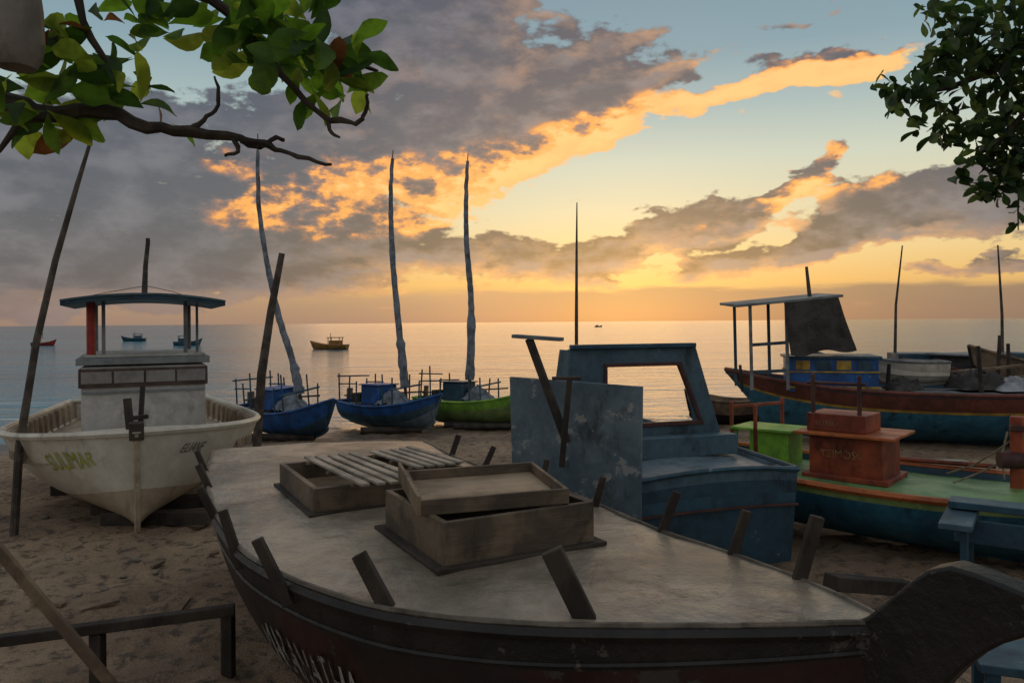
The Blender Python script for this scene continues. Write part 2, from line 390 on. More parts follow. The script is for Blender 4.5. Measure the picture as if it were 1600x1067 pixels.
dens=mathn(gr,'ADD',mathn(gr,'MINIMUM',bl,1.05),mathn(gr,'MULTIPLY_ADD',fbn,2.6,-1.3))
gr.links.new(dens,go.inputs[0])

tcw=nt.nodes.new('ShaderNodeTexCoord').outputs['Generated']
dn,az,el,p=azel(nt,tcw)
S=Vector((math.sin(R(SUN_AZ)),math.cos(R(SUN_AZ)),0.0))
g1=nt.nodes.new('ShaderNodeGroup'); g1.node_tree=gr; nt.links.new(tcw,g1.inputs[0])
va=nt.nodes.new('ShaderNodeVectorMath'); va.operation='MULTIPLY_ADD'; va.inputs[0].default_value=S+Vector((0,0,-.14)); va.inputs[1].default_value=(.065,.065,.065); nt.links.new(dn,va.inputs[2])
g2=nt.nodes.new('ShaderNodeGroup'); g2.node_tree=gr; nt.links.new(va.outputs[0],g2.inputs[0])
gold=blobs(nt,p,G)
cr_=nt.nodes.new('ShaderNodeValToRGB'); e=cr_.color_ramp
stops=[(0,(.26,.18,.13)),(1.2,(.36,.24,.14)),(2.8,(.74,.44,.15)),(5,(.80,.58,.26)),(8,(.72,.64,.41)),(11.5,(.58,.62,.50)),(15,(.38,.48,.47)),(19,(.24,.35,.40)),(28,(.17,.26,.33)),(45,(.20,.27,.33)),(90,(.30,.35,.40))]
while len(e.elements)<len(stops): e.elements.new(.5)
for i,(dg,c) in enumerate(stops):
    e.elements[i].position=dg/90; e.elements[i].color=rgb(c)
nt.links.new(mathn(nt,'MULTIPLY',el,2/math.pi,clamp=True),cr_.inputs[0])
dot=nt.nodes.new('ShaderNodeVectorMath'); dot.operation='DOT_PRODUCT'; nt.links.new(dn,dot.inputs[0]); dot.inputs[1].default_value=S
sund=dot.outputs['Value']
farf=mathn(nt,'SUBTRACT',1.0,ramp(nt,sund,.20,.70))
glow=mathn(nt,'POWER',mathn(nt,'MAXIMUM',sund,0.0),350.0)
clear=mixnode(nt,mathn(nt,'MULTIPLY',glow,.4),cr_.outputs[0],(1.0,.66,.20))
alpha=ramp(nt,g1.outputs[0],.30,.60)
diff=mathn(nt,'SUBTRACT',g1.outputs[0],g2.outputs[0])
lit=ramp(nt,diff,-.4,.75)
thick=ramp(nt,g1.outputs[0],.4,1.2)
warm=ramp(nt,sund,.86,.99)
low=mathn(nt,'SUBTRACT',1.0,ramp(nt,el,.10,.22))
shade=mixnode(nt,warm,(.078,.085,.115),(.125,.105,.115))
shade=mixnode(nt,mathn(nt,'MULTIPLY',mathn(nt,'MULTIPLY',low,warm),.8),shade,(.10,.08,.07))
lightc=mixnode(nt,warm,(.15,.15,.18),(.29,.225,.205))
cc=mixnode(nt,lit,shade,lightc)
n5=noisen(nt,mapn(nt,dn,(1,1,1.8)),26,4,.6).outputs[0]
goldf=mathn(nt,'MULTIPLY',ramp(nt,gold,.08,.95),ramp(nt,mathn(nt,'ADD',mathn(nt,'ADD',diff,mathn(nt,'MULTIPLY_ADD',n5,1.6,-.8)),mathn(nt,'MULTIPLY',mathn(nt,'SUBTRACT',1.0,thick),.42)),-.25,.80),clamp=True)
gcol=mixnode(nt,ramp(nt,goldf,.2,.65),(.50,.21,.10),(1.0,.42,.085))
gcol=mixnode(nt,ramp(nt,goldf,.65,1.0),gcol,(1.0,.60,.20))
cc=mixnode(nt,ramp(nt,goldf,0,.5),cc,gcol)
rim=mathn(nt,'MULTIPLY',mathn(nt,'MULTIPLY',mathn(nt,'SUBTRACT',1.0,thick),warm),lit)
cc=mixnode(nt,mathn(nt,'MULTIPLY',rim,.9,clamp=True),cc,(1.0,.47,.14))
sky=mixnode(nt,mathn(nt,'MULTIPLY',alpha,.96),clear,cc)
sky=mixnode(nt,mathn(nt,'MULTIPLY',farf,.85),sky,(.42,.44,.47))
hz=mathn(nt,'SUBTRACT',1.0,ramp(nt,mathn(nt,'ADD',el,mathn(nt,'MULTIPLY_ADD',noisen(nt,mapn(nt,dn,(1,1,8)),5,4,.6).outputs[0],.045,-.0225)),.033,.045))
rgt=ramp(nt,az,-.10,.10)
hcol=mixnode(nt,rgt,(.33,.23,.19),(.205,.155,.13))
sky=mixnode(nt,mathn(nt,'MULTIPLY',hz,mathn(nt,'MULTIPLY_ADD',rgt,.33,.52)),sky,hcol)
sky=mixnode(nt,ramp(nt,el,-.02,0.0),(.06,.055,.05),sky)
ns=nt.nodes.new('ShaderNodeTexSky'); ns.sky_type='NISHITA'; ns.sun_disc=False; ns.sun_elevation=R(SUN_EL); ns.sun_rotation=R(SUN_AZ)
nsc=mixnode(nt,1.0,ns.outputs[0],(.010,.010,.010),'MULTIPLY')
tot=mixnode(nt,1.0,sky,nsc,'ADD')
nt.links.new(tot,bg.inputs[0]); bg.inputs[1].default_value=1.0

sl=bpy.data.lights.new('sun','SUN'); sl.energy=.24; sl.angle=R(44); sl.color=(1,.58,.28)
so=bpy.data.objects.new('sun',sl); COL.objects.link(so)
sd=Vector((math.sin(R(SUN_AZ-6))*math.cos(R(16)),math.cos(R(SUN_AZ-6))*math.cos(R(16)),math.sin(R(16))))
so.rotation_euler=(-sd).to_track_quat('-Z','Y').to_euler()

# ------------------------------------------------------------ foreground decked boat
fbt=thing('fishing_boat','decked wooden fishing boat with grey deck and dark hull on sand','boat',(-.7,5.5,0))
O=Vector(fbt.location)
near=[(-3.1,7.95),(-2.85,7.2),(-2.63,6.58),(-2.33,5.9),(-2.03,5.25),(-1.78,4.78),(-1.53,4.37),(-1.22,4.0),(-.92,3.72),(-.6,3.5),(-.28,3.38),(.1,3.3),(.55,3.27),(1.1,3.27),(1.56,3.29)]
farp=[(-.97,8.4),(-.61,7.54),(-.27,6.87),(.23,6.2),(.6,5.43),(.91,4.74),(1.21,4.27),(1.43,3.85),(1.56,3.5),(1.6,3.33)]
def resamp(pl,N):
    pts=[]
    n=len(pl)-1
    for i in range(n):
        for k in range(12):
            t=k/12; gk=lambda q:pl[min(max(q,0),n)]
            pts.append(Vector((cr(gk(i-1)[0],gk(i)[0],gk(i+1)[0],gk(i+2)[0],t),cr(gk(i-1)[1],gk(i)[1],gk(i+1)[1],gk(i+2)[1],t),0)))
    pts.append(Vector((pl[-1][0],pl[-1][1],0)))
    L=[0]
    for a,b in zip(pts,pts[1:]): L.append(L[-1]+(b-a).length)
    out=[];j=0
    for i in range(N+1):
        s=L[-1]*i/N
        while j<len(L)-2 and L[j+1]<s: j+=1
        f=(s-L[j])/max(L[j+1]-L[j],1e-6); out.append(pts[j].lerp(pts[j+1],f))
    return out
FN=48
nr=resamp(near,FN); fr=resamp(farp,FN); DZ=1.2
def fP(side,u,t):
    f=u*FN; i=min(int(f),FN-1); k=f-i
    a=nr[i].lerp(nr[i+1],k); b=fr[i].lerp(fr[i+1],k); e=a if side<0 else b; c=(a+b)/2
    zk=.12+.35*max(0,(u-.75)/.25)**2
    q=.93*math.sin(t*math.pi/2)**.42+.07*t
    p=c.lerp(e,q); p.z=zk+(DZ-zk)*t**1.3
    return p-O
mb=MB(); T=20
for sd_ in (-1,1): mb.grid([[fP(sd_,i/FN,j/T) for j in range(T+1)] for i in range(FN+1)],mf=lambda i,j:(1 if j<17 else 0))
tr=[fP(-1,0,j/T) for j in range(T,-1,-1)]+[fP(1,0,j/T) for j in range(1,T+1)]
mb.add(tr,[tuple(range(len(tr)))],0)
mb.build('hull',[m_hullblk,m_hullred],fbt)
for tt,rr,dz in ((1,.034,-.035),(.87,.014,0)):
    A=[fP(-1,i/FN,tt)+Vector((0,0,dz)) for i in range(FN+1)]; B=[fP(1,i/FN,tt)+Vector((0,0,dz)) for i in range(FN+1)]
    MB().tube(A+B[::-1],rr,6).build('rubbing_strake',m_hullblk,fbt)
db=MB(); rows=[]
for i in range(FN+1):
    a=nr[i]-O; b=fr[i]-O; r=[]
    for k in range(25):
        q=k/24; pnt=a.lerp(b,q); pnt.z=DZ+.035*(1-(2*q-1)**2)*min(1,(FN-i)/8)+.010*noise.noise((pnt.x*3,pnt.y*3,0)); r.append(pnt)
    rows.append(r)
db.grid(rows); db.build('deck',m_deck,fbt)
A=[fP(-1,i/FN,1)+Vector((0,0,.002+.003*noise.noise((i*.7,0,0)))) for i in range(FN+1)]; B=[fP(1,i/FN,1)+Vector((0,0,.002)) for i in range(FN+1)]
MB().tube(A+B[::-1],.015,6,wob=.3).build('gunwale',m_rim,fbt)
d=Vector((.6,-.8,0)); base=Vector((1.55,3.32,0))-O; sidev=Vector((.8,.6,0))
prof=[(-.06,1.19),(.0,1.225),(.06,1.285),(.13,1.36),(.20,1.44),(.26,1.495),(.34,1.53),(.44,1.53),(.56,1.505),(.68,1.48),(.80,1.44),(.80,1.38),(.70,1.37),(.62,1.345),(.53,1.29),(.45,1.22),(.38,1.14),(.32,1.05),(.26,.94),(.22,.82),(.12,.5),(.0,.25),(-.5,.12),(-.6,.3),(-.3,.8)]
prof=[(s+.012*noise.noise((s*14,z*14,1)),z+.012*noise.noise((s*14,z*14,4))) for s,z in prof]
MB().prism([base+d*s+Vector((0,0,z))-sidev*.07 for s,z in prof],sidev*.14).build('stem',m_hullblk,fbt,bevel=.014)
st=[(-2.70,6.78,-.085,.19,.055),(-2.42,6.14,-.1,.18,.055),(-2.03,5.25,-.105,.19,.06),(-1.62,4.47,-.08,.215,.06),(-1.18,3.88,-.113,.22,.065),(-.58,3.53,-.137,.235,.08),(.31,3.36,-.145,.30,.095),
    (1.43,3.85,.087,.32,.07),(1.21,4.27,.078,.25,.06),(.91,4.74,.099,.245,.06),(.56,5.38,.067,.22,.055),(.23,6.32,.05,.17,.05),(-.27,6.87,.1,.19,.055),(-.61,7.54,.08,.2,.055)]
for (x,y,dx,h,wd) in st:
    b=Vector((x,y,DZ-.12))-O; tp=Vector((x+dx,y+random.uniform(-.05,.02),DZ+h))-O
    b.x-=dx*.4
    MB().beam(b,tp,wd,wd*.5,up=(dx,random.uniform(-.8,-.3),.1),taper=random.uniform(.85,1)).build('stanchion',m_wooddk,fbt,bevel=.006)
vs,fs=textgeo('MARANATHA',.23,.35)
out=[]
for v in vs:
    u=.535+v.x*.66/7.0; t=.55+v.y*1.15
    p=fP(-1,u,t); a=fP(-1,u+.01,t)-p; b=fP(-1,u,t+.02)-p; n=a.cross(b).normalized()
    if n.y>0: n=-n
    out.append(p+n*.014)
MB().add(out,fs).build('lettering',m_whiteltr,fbt,smooth=False,recalc=False)

def openbox(root,name,L,W,H,th,mats):
    mb=MB()
    o=[(-L/2,-W/2,0),(L/2,-W/2,0),(L/2,W/2,0),(-L/2,W/2,0)]; i=[(-L/2+th,-W/2+th,0),(L/2-th,-W/2+th,0),(L/2-th,W/2-th,0),(-L/2+th,W/2-th,0)]
    mb.ring(o,i,(0,0,H)).build(name,mats,root,bevel=.004)
DK=DZ+.03
h1=thing('deck_hatch','square weathered plank hatch box standing on the grey deck','hatch',(-.165,4.547,DK),28.4)
openbox(h1,'coaming',.93,.90,.245,.035,m_woodx)
MB().box((0,0,.012),(1.04,1.0,.024)).build('base_board',m_wooddk,h1,bevel=.004)
MB().box((0,0,.17),(.855,.825,.02)).build('cover',m_wooddk,h1)
h2=thing('hatch_lid','shallow open square wooden tray lying on the hatch box','hatch lid',(-.185,4.576,DK+.252),14,tilt=(1.5,-1))
openbox(h2,'rim',.84,.76,.085,.024,m_woodx)
MB().box((0,0,.015),(.785,.705,.02)).build('panel',m_woodin,h2)
MB().beam((-.43,-.44,.07),(-.45,.38,.085),.02,.11).build('side_board',m_wood,h2,bevel=.004)
a2=Vector((-1.33,5.11)); u=Vector((.88,.475)); v=Vector((-.475,.88))
c=a2+u*.6+v*.54
h3=thing('deck_hatch','wide open plank hatch box with bare wooden floor','hatch',(c.x,c.y,DK-.01),28.4)
openbox(h3,'coaming',1.2,1.08,.18,.04,m_woodx)
MB().box((0,0,.04),(1.1,.98,.02)).build('floor',m_woodin,h3)
MB().box((0,0,.012),(1.28,1.16,.018)).build('base_board',m_wooddk,h3,bevel=.004)
def grate(label,c,L,W,n,rz,tilt,z):
    o=thing('slatted_grating',label,'grating',(c[0],c[1],z),rz,'slatted hatch gratings',tilt=tilt)
    mb=MB()
    for k in range(n):
        y=-W/2+W*(k+.5)/n; mb.box((random.uniform(-.02,.02),y,.03),(L,W/n*.58,.018),0,random.uniform(-.6,.6))
    mb.build('slats',m_slat,o,bevel=.003)
    for x in (-.38,0,.38): MB().box((x*L,0,.009),(.05,W,.02)).build('batten',m_wood,o)
grate('grey slatted wooden grating lying across two hatch boxes',(-1.12,5.56),1.58,.46,5,-61.6,(0,-2.3),DK+.200)
grate('shorter grey slatted wooden grating resting on the open hatch box',(-.78,6.10),.98,.42,5,-59,(1,-1),DK+.178)

# ------------------------------------------------------------ blue cabin boat
bb=thing('cabin_boat','faded blue wooden cabin boat with dark red window trim on sand','boat',(2.0,7.45,0),107.5)
hb=Hull([(0,.88,1.0,.05,.0),(1.2,1.02,1.0,.05,.05),(2.4,1.05,1.02,.06,.2),(3.6,.85,1.1,.08,.4),(4.6,.45,1.22,.15,.7),(5.2,.02,1.32,.4,1)],.4)
hb.build(bb,[m_bluehull,m_red,m_blue],[(.66,0),(.70,1),(1,2)],rail=.03,railmat=m_bluedk,drop=.03,deckmat=m_bluedeck,camber=.06)
mb=MB(); rows=[]
for k in range(13):
    a=k/6-1; y=.88*a; bow=.07*(1-a*a)
    rows.append([(-.03-bow*(.4+.6*z),y*(.90+.10*z),.10+ (.90+.07*(1-a*a))*z) for z in (0,.15,.3,.45,.6,.75,.88,1.0)])
mb.grid(rows,mf=lambda i,j:(1 if j==4 else (2 if j>5 else 0))); mb.build('transom',[m_bluehull,m_bluedk,m_blue],bb)
MB().tube([(-.035-.07*(1-(k/6-1)**2),.88*(k/6-1),1.005+.07*(1-(k/6-1)**2)) for k in range(13)],.026,6).build('transom_cap',m_bluedk,bb)
MB().tube([(-.045-.065*(1-(k/6-1)**2),.865*(k/6-1),.66+.04*(1-(k/6-1)**2)) for k in range(13)],.014,5).build('transom_strip',m_red,bb)
cx=1.15
outer=[(cx,-.80,1.08),(cx,-.43,2.24),(cx,.35,2.25),(cx,1.10,2.20),(cx,1.16,1.08),(cx,.2,1.08)]
inner=[(cx,-.48,1.37),(cx,-.22,2.01),(cx,.25,2.01),(cx,.66,2.01),(cx,.66,1.37),(cx,.1,1.37)]
MB().ring(outer,inner,(.05,0,0)).build('cabin_front',m_blue,bb,bevel=.006)
o2=[(cx-.02,-.535,1.33),(cx-.02,-.25,2.04),(cx-.02,.69,2.04),(cx-.02,.69,1.33)]
i2=[(cx-.02,-.475,1.375),(cx-.02,-.215,2.0),(cx-.02,.655,2.0),(cx-.02,.655,1.375)]
MB().ring(o2,i2,(.06,0,0)).build('window_frame',m_red,bb,bevel=.005)
MB().prism([(cx+.05,-.80,1.03),(cx+.05,-.43,2.23),(cx+.30,-.45,2.21),(cx+.6,-.82,1.03)],(0,.03,0)).build('cabin_side',m_blue,bb)
MB().prism([(cx+.05,1.12,1.03),(cx+.05,1.06,2.19),(cx+.30,1.06,2.19),(cx+.6,1.12,1.03)],(0,.03,0)).build('cabin_side',m_blue,bb)
MB().box((cx-.005,.33,2.225),(.10,1.5,.05)).build('cabin_top_rail',m_bluedk,bb,bevel=.01)
MB().box((cx-.16,.13,1.13),(.22,1.86,.22)).build('cabin_step',m_blue,bb,bevel=.008)
mi=mw(bb).inverted()
L=lambda x,y,z: mi@Vector((x,y,z))
pA=[(-.03,7.72,1.95),(1.2,7.12,1.89),(1.17,7.10,.45),(.0,7.70,.45)]
MB().prism([L(*q) for q in pA],mi.to_3x3()@Vector((.02,.04,0))).build('side_panel',m_bluelt,bb,bevel=.004,label='pale blue scuffed plywood side panel')
MB().beam(L(.16,7.28,2.34),L(.50,7.10,1.38),.05,.07).build('crutch_post',m_wooddk,bb,bevel=.004)
MB().beam(L(.02,7.36,2.365),L(.46,7.14,2.335),.12,.035).build('crutch_rest',m_grey,bb,bevel=.004)
mb=MB(); mb.beam(L(.52,6.98,1.98),L(.44,6.98,1.18),.055,.05); mb.beam(L(.36,6.98,1.985),L(.62,6.98,1.985),.06,.03); mb.build('side_stake',m_wooddk,bb,bevel=.004)

# ------------------------------------------------------------ white motor boat
wb=thing('motor_boat','white wooden motor boat with blue canopy propped upright on sand','boat',(-5.82,11.93,0),-64.3)
wh=Hull([(-3.2,1.15,1.08,.2,.2),(-1.6,1.5,1.02,.1,.15),(0,1.68,1.03,.05,.15),(1.2,1.62,1.08,.03,.25),(2.2,1.30,1.14,.03,.5),(2.85,.74,1.19,.03,.85),(3.25,.03,1.23,.03,1)],.34)
wh.build(wb,[m_whitelow,m_white],[(.46,0),(1,1)],rail=.045,railmat=m_white,drop=lambda u:.34 if u<.66 else .05,deckmat=None,wall=.09,innermat=m_whitelow)
rows=[]
for i in range(0,27):
    x,h_,zs,zk,v_=wh.at(i/36); rows.append([(x,(h_-.12)*k/4,zs-.33) for k in range(-4,5)])
MB().grid(rows).build('cockpit_floor',m_whitelow,wb)
rows=[]
for i in range(23,37):
    x,h_,zs,zk,v_=wh.at(i/36); yi=max(h_-.085,.004); rows.append([(x,yi*k/4,zs-.02+.05*(1-(k/4)**2)) for k in range(-4,5)])
MB().grid(rows).build('foredeck',m_white,wb)
x,h_,zs,_,_=wh.at(23/36)
MB().box((x-.01,0,zs-.17),(.03,(h_-.09)*2,.33)).build('bulkhead',m_whitelow,wb)
for i in range(2,23):
    for sd_ in (-1,1):
        x,h_,zs,zk,v_=wh.at(i/36); MB().box((x,sd_*(h_-.115),zs-.17),(.05,.05,.32)).build('rib',m_whitelow,wb)
cy=.10
MB().box((-.4,cy,1.3),(2.2,1.66,1.2)).build('cabin',m_cabwhite,wb,bevel=.02)
MB().box((-.4,cy,1.975),(2.32,1.78,.10)).build('cabin_cornice',m_grey,wb,bevel=.01)
MB().box((-.4,cy,2.05),(2.2,1.66,.045)).build('cabin_top',m_cabwhite,wb,bevel=.01)
mb=MB(); o=[(-1.52,cy-.86,1.60),(.74,cy-.86,1.60),(.74,cy+.86,1.60),(-1.52,cy+.86,1.60)]; i_=[(-1.49,cy-.825,1.60),(.705,cy-.825,1.60),(.705,cy+.825,1.60),(-1.49,cy+.825,1.60)]
mb.ring(o,i_,(0,0,.27)).build('window_band',m_brown,wb,bevel=.005)
for k in range(4): MB().box((.746,cy-.63+k*.42,1.745),(.02,.39,.17)).build('window',m_glass,wb)
MB().box((.712,cy,1.53),(.03,1.64,.03)).build('trim_strip',m_grey,wb)
cam=[(.12+k/6*1.06,-.10*(k/6)**2) for k in range(-6,7)]
MB().prism([(1.2,y,2.95+z) for y,z in cam]+[(1.2,y,2.87+z) for y,z in cam[::-1]],(-2.5,0,0)).build('canopy',m_bluedk,wb,bevel=.008)
MB().prism([(1.23,y,2.955+z) for y,z in cam]+[(1.23,y,2.925+z) for y,z in cam[::-1]],(-2.56,0,0)).build('canopy_trim',m_blue,wb)
for (x,y,r,m_) in ((.6,-.60,.06,m_redbt),(.6,-.44,.025,m_grey),(.6,.66,.028,m_grey),(.3,.84,.02,m_grey),(-1.2,-.62,.03,m_grey),(-1.2,.8,.03,m_grey)):
    MB().tube([(x,y,2.0),(x+.02,y,2.45),(x,y,2.84)],r,8).build('canopy_post',m_,wb)
mb=MB(); mb.tube([(.2,.1,2.9),(.21,.12,3.4),(.2,.16,3.8)],[.045,.035,.03],8); mb.box((.2,.155,3.78),(.07,.06,.1)); mb.build('mast',m_pole,wb)
MB().tube([(.9,-.8,2.87),(.5,-.4,2.98),(.2,.12,3.1),(.5,.5,3.0),(.9,.8,2.87)],.005,4).build('stay_wire',m_darkltr,wb)
mb=MB(); mb.beam((2.98,-.06,1.1),(2.95,-.10,1.62),.07,.07); mb.beam((2.9,.03,1.1),(2.7,.07,1.75),.055,.055); mb.beam((3.0,-.1,1.38),(2.86,.12,1.38),.05,.05); mb.box((3.16,0,1.25),(.26,.16,.20)); mb.build('mooring_bitt',m_wooddk,wb,bevel=.006)
hulltext(wh,wb,'SULIMAR',.25,.715,.70,-1,m_yelltr,.35)
hulltext(wh,wb,'ELIANE',.15,.87,.78,1,m_darkltr,.3)
for i,(a,b) in enumerate((((-5.2,9.75,.06),(-3.85,9.75,.06)),((-5.6,10.2,.08),(-4.2,10.6,.08)),((-6.8,11.3,.09),(-4.7,12.2,.09)))):
    tag(MB().beam(a,b,.2,.16).build('keel_block',m_wooddk,bevel=.01),'dark squared timber chock lying under the white hull','timber','timber chocks under the boats')

# ------------------------------------------------------------ orange and green boat
gb=thing('fishing_boat','low blue boat with green deck, orange rails and orange engine box','boat',(4.6,8.4,0),-41.3)
gh=Hull([(-2.7,.45,.82,.2,.2),(-1.8,.82,.74,.1,.2),(-.6,.97,.70,.05,.2),(.6,.95,.72,.05,.25),(1.6,.72,.80,.08,.5),(2.4,.3,.92,.2,.9),(2.7,.02,1.0,.3,1)],.3)
gh.build(gb,[m_teal,m_olive,m_bluedk],[(.90,0),(1,1)],T=20,rail=.04,railmat=m_orangelt,drop=.07,deckmat=m_green,camber=.05)
gi_=mw(gb).inverted(); Lg=lambda x,y,z: gi_@Vector((x,y,z))
oc=Lg(3.98,8.95,0)
MB().box((oc.x,oc.y,.92),(.80,.68,.5)).build('engine_box',m_orange,gb,bevel=.01)
MB().box((oc.x,oc.y,.70),(.94,.80,.06)).build('engine_box_base',m_orange,gb,bevel=.01)
MB().box((oc.x,oc.y,1.19),(1.08,.88,.035)).build('engine_box_lid',m_orangelt,gb,bevel=.008)
MB().box((oc.x-.12,oc.y,1.31),(.66,.56,.2)).build('engine_box_top',m_orange,gb,bevel=.008)
flattext(gb,'TEIMOSO',.115,(oc.x-.27,oc.y-.342,.93),(1,0,0),m_fadeltr)
flattext(gb,'ESTRELA',.07,(oc.x-.34,oc.y-.283,1.28),(1,0,0),m_fadeltr)
for dx in (-.40,.12):
    MB().tube([(oc.x+dx,oc.y-.2,1.2),(oc.x+dx,oc.y-.2,1.86)],.025,8).build('rail_post',m_red,gb)
MB().tube([(oc.x-.47,oc.y-.2,1.76),(oc.x+.19,oc.y-.2,1.76)],.02,6).build('rail_bar',m_red,gb)
gc=Lg(3.34,9.75,0)
MB().box((gc.x,gc.y,.88),(.50,.46,.46)).build('green_locker',m_greenbr,gb,bevel=.008)
MB().box((gc.x-.08,gc.y,1.13),(.80,.62,.035)).build('locker_lid',m_greenbr,gb,bevel=.008)
for dx,dy in ((-.42,-.25),(-.42,.25)): MB().beam((gc.x+dx,gc.y+dy,.66),(gc.x+dx,gc.y+dy,1.11),.04,.04).build('locker_leg',m_greenbr,gb)
for q in ((2.85,10.0),(3.0,9.5),(3.65,10.4)):
    a=Lg(*q,0); MB().beam((a.x,a.y,.6),(a.x,a.y,1.45),.04,.04).build('stern_post',m_orange,gb,bevel=.004)
a=Lg(2.85,10.0,0); b=Lg(3.65,10.4,0); MB().beam((a.x,a.y,1.38),(b.x,b.y,1.38),.03,.04).build('stern_rail',m_orange,gb,bevel=.004)
a=Lg(5.35,8.15,0)
MB().beam((a.x,a.y,.55),(a.x,a.y,1.46),.12,.12).build('winch_post',m_orange,gb,bevel=.012)
MB().beam((a.x-.05,a.y-.1,1.34),(a.x+.3,a.y+.1,1.34),.07,.06).build('post_crosspiece',m_red,gb,bevel=.008)
MB().tube([(a.x-.14,a.y-.14,1.0),(a.x+.3,a.y+.14,1.0)],.09,12).build('winch_drum',m_red,gb)
for pts in ([(a.x,a.y,1.25),(a.x-.2,a.y,1.06),(a.x-.42,a.y+.07,.88),(a.x-.7,a.y+.15,.74)],[(a.x,a.y,1.05),(a.x-.3,a.y-.05,.85),(a.x-.55,a.y-.25,.72)],[(a.x-.07,a.y-.1,1.3),(a.x-.12,a.y-.14,1.05),(a.x-.09,a.y-.16,.8)]):
    MB().tube(pts,.011,5).build('rope',m_rope,gb)
b=Lg(4.9,9.45,0); MB().tube([(b.x-.6,b.y,.75),(b.x+.9,b.y-.05,.80)],.03,6).build('spar',m_orange,gb)

tb=thing('trestle_bench','rough blue painted plank trestle standing on the sand','trestle',(4.25,6.4,-.12),-35)
MB().box((.2,.12,1.0),(1.5,.26,.06)).build('plank_top',m_bluedk,tb,bevel=.006)
MB().box((-.45,-.1,.93),(.24,.9,.05)).build('cross_plank',m_blue,tb,bevel=.006)
MB().box((.15,-.05,.80),(1.3,.04,.20)).build('side_board',m_bluedk,tb,bevel=.006)
for x,y in ((-.4,.12),(.75,.12),(-.4,-.35)): MB().beam((x,y,.0),(x,y,.95 if y>0 else .9),.09,.06).build('leg',m_bluehull,tb,bevel=.006)
tb=thing('plank_platform','low blue painted plank box on the sand','box',(2.95,4.25,0),-20)
MB().box((0,0,.6),(.75,.45,.05)).build('plank_top',m_bluedk,tb,bevel=.006)
for x in (-.3,.3):
    for y in (-.16,.16): MB().beam((x,y,0),(x,y,.57),.07,.07).build('leg',m_bluedk,tb,bevel=.004)
MB().box((0,-.21,.45),(.7,.03,.15)).build('side_board',m_bluedk,tb,bevel=.004)
tag(MB().beam((2.6,6.3,.35),(3.5,6.8,.12),.16,.12).build('timber_beam',m_wooddk,bevel=.01),'dark heavy timber beam lying propped on the sand','timber')

# ------------------------------------------------------------ big right boat
rbt=thing('cabin_boat','large blue boat with red band, yellow line and open wheelhouse','boat',(9.4,17.4,-.28),166)
rh=Hull([(-5,.9,1.35,.3,.3),(-3,1.35,1.22,.1,.2),(-.5,1.55,1.18,.02,.2),(1.8,1.4,1.25,.05,.3),(3.4,.8,1.42,.2,.6),(4.4,.03,1.6,.5,1)],.9)
rh.build(rbt,[m_teal,m_yellow,m_redbr,m_bluedk],[(.74,0),(.785,1),(.965,2),(1,3)],N=40,T=28,rail=.05,railmat=m_redbr,drop=.1,deckmat=m_grey,camber=.08)
ri=mw(rbt).inverted(); Lr=lambda x,y,z: ri@Vector((x,y,z))
c=Lr(7.25,17.6,0)
MB().box((c.x,c.y,1.55),(1.85,1.3,.75)).build('engine_house',m_bluebr,rbt,bevel=.01)
MB().box((c.x,c.y,1.94),(1.98,1.42,.06)).build('house_top',m_bluedk,rbt,bevel=.01)
MB().box((c.x,c.y,1.62),(1.9,1.35,.035)).build('yellow_trim',m_yellow,rbt)
MB().box((c.x,c.y,1.28),(1.9,1.35,.05)).build('yellow_trim',m_yellow,rbt)
for k in range(4): MB().box((c.x-.64+k*.425,c.y+.655,1.77),(.30,.025,.2)).build('window',m_yellow if k%2 else m_bluedk,rbt)
def W(x,y,z): return ri@Vector((x,y,z))
MB().prism([W(4.95,16.9,2.78),W(7.30,16.9,2.99),W(7.30,18.3,3.07),W(4.95,18.3,2.86)],(0,0,.06)).build('roof',m_grey,rbt,bevel=.01)
for x,y,z in ((5.3,17.0,2.82),(6.1,17.0,2.89),(5.3,18.2,2.88),(6.1,18.2,2.95)):
    MB().beam(W(x,y,.95),W(x-.03,y,z),.07,.07).build('roof_post',m_grey if y<17.5 else m_blue,rbt,bevel=.005)
for p0,p1 in ((W(5.3,17.0,1.95),W(6.1,17.0,2.0)),(W(5.3,17.0,1.35),W(6.1,17.0,1.38))):
    MB().beam(p0,p1,.05,.07).build('side_rail',m_blue,rbt)
mb=MB(); rows=[]
for i in range(17):
    a=i/16; r=[]
    for j in range(17):
        b=j/16; x=5.98+a*1.20+b*.12+(.22*a*b); z=2.875+a*.115-b*(1.15+.05*math.sin(a*9)); y=16.88+.05*math.sin(a*14+b*3)*b+.07*noise.noise((a*4,b*4,0))*b-b*.08
        r.append(W(x,y,z))
    rows.append(r)
rows2=[[q+ri.to_3x3()@Vector((0,1.2*k/4,0)) for q in rows[-1]] for k in range(1,5)]
mb.grid(rows+rows2)
mb.build('hanging_tarp',m_tarp,rbt)
MB().tube([W(6.75,17.4,3.0),W(6.68,17.4,3.7)],[.05,.035],6).build('mast',m_pole,rbt)
MB().tube([W(5.15,17.2,.9),W(5.1,17.2,1.5)],.035,6).build('bow_post',m_wooddk,rbt)
dg=thing('dinghy','small white plank dinghy resting on the larger deck','boat',(9.25,17.9,1.0),168)
dh=Hull([(-.75,.42,.5,.05,.1),(-.25,.52,.5,0,.1),(.35,.45,.52,.03,.3),(.85,.03,.6,.2,1)],.2)
dh.build(dg,[m_white],[(1,0)],rail=.03,railmat=m_grey,drop=.3,deckmat=m_whitelow)
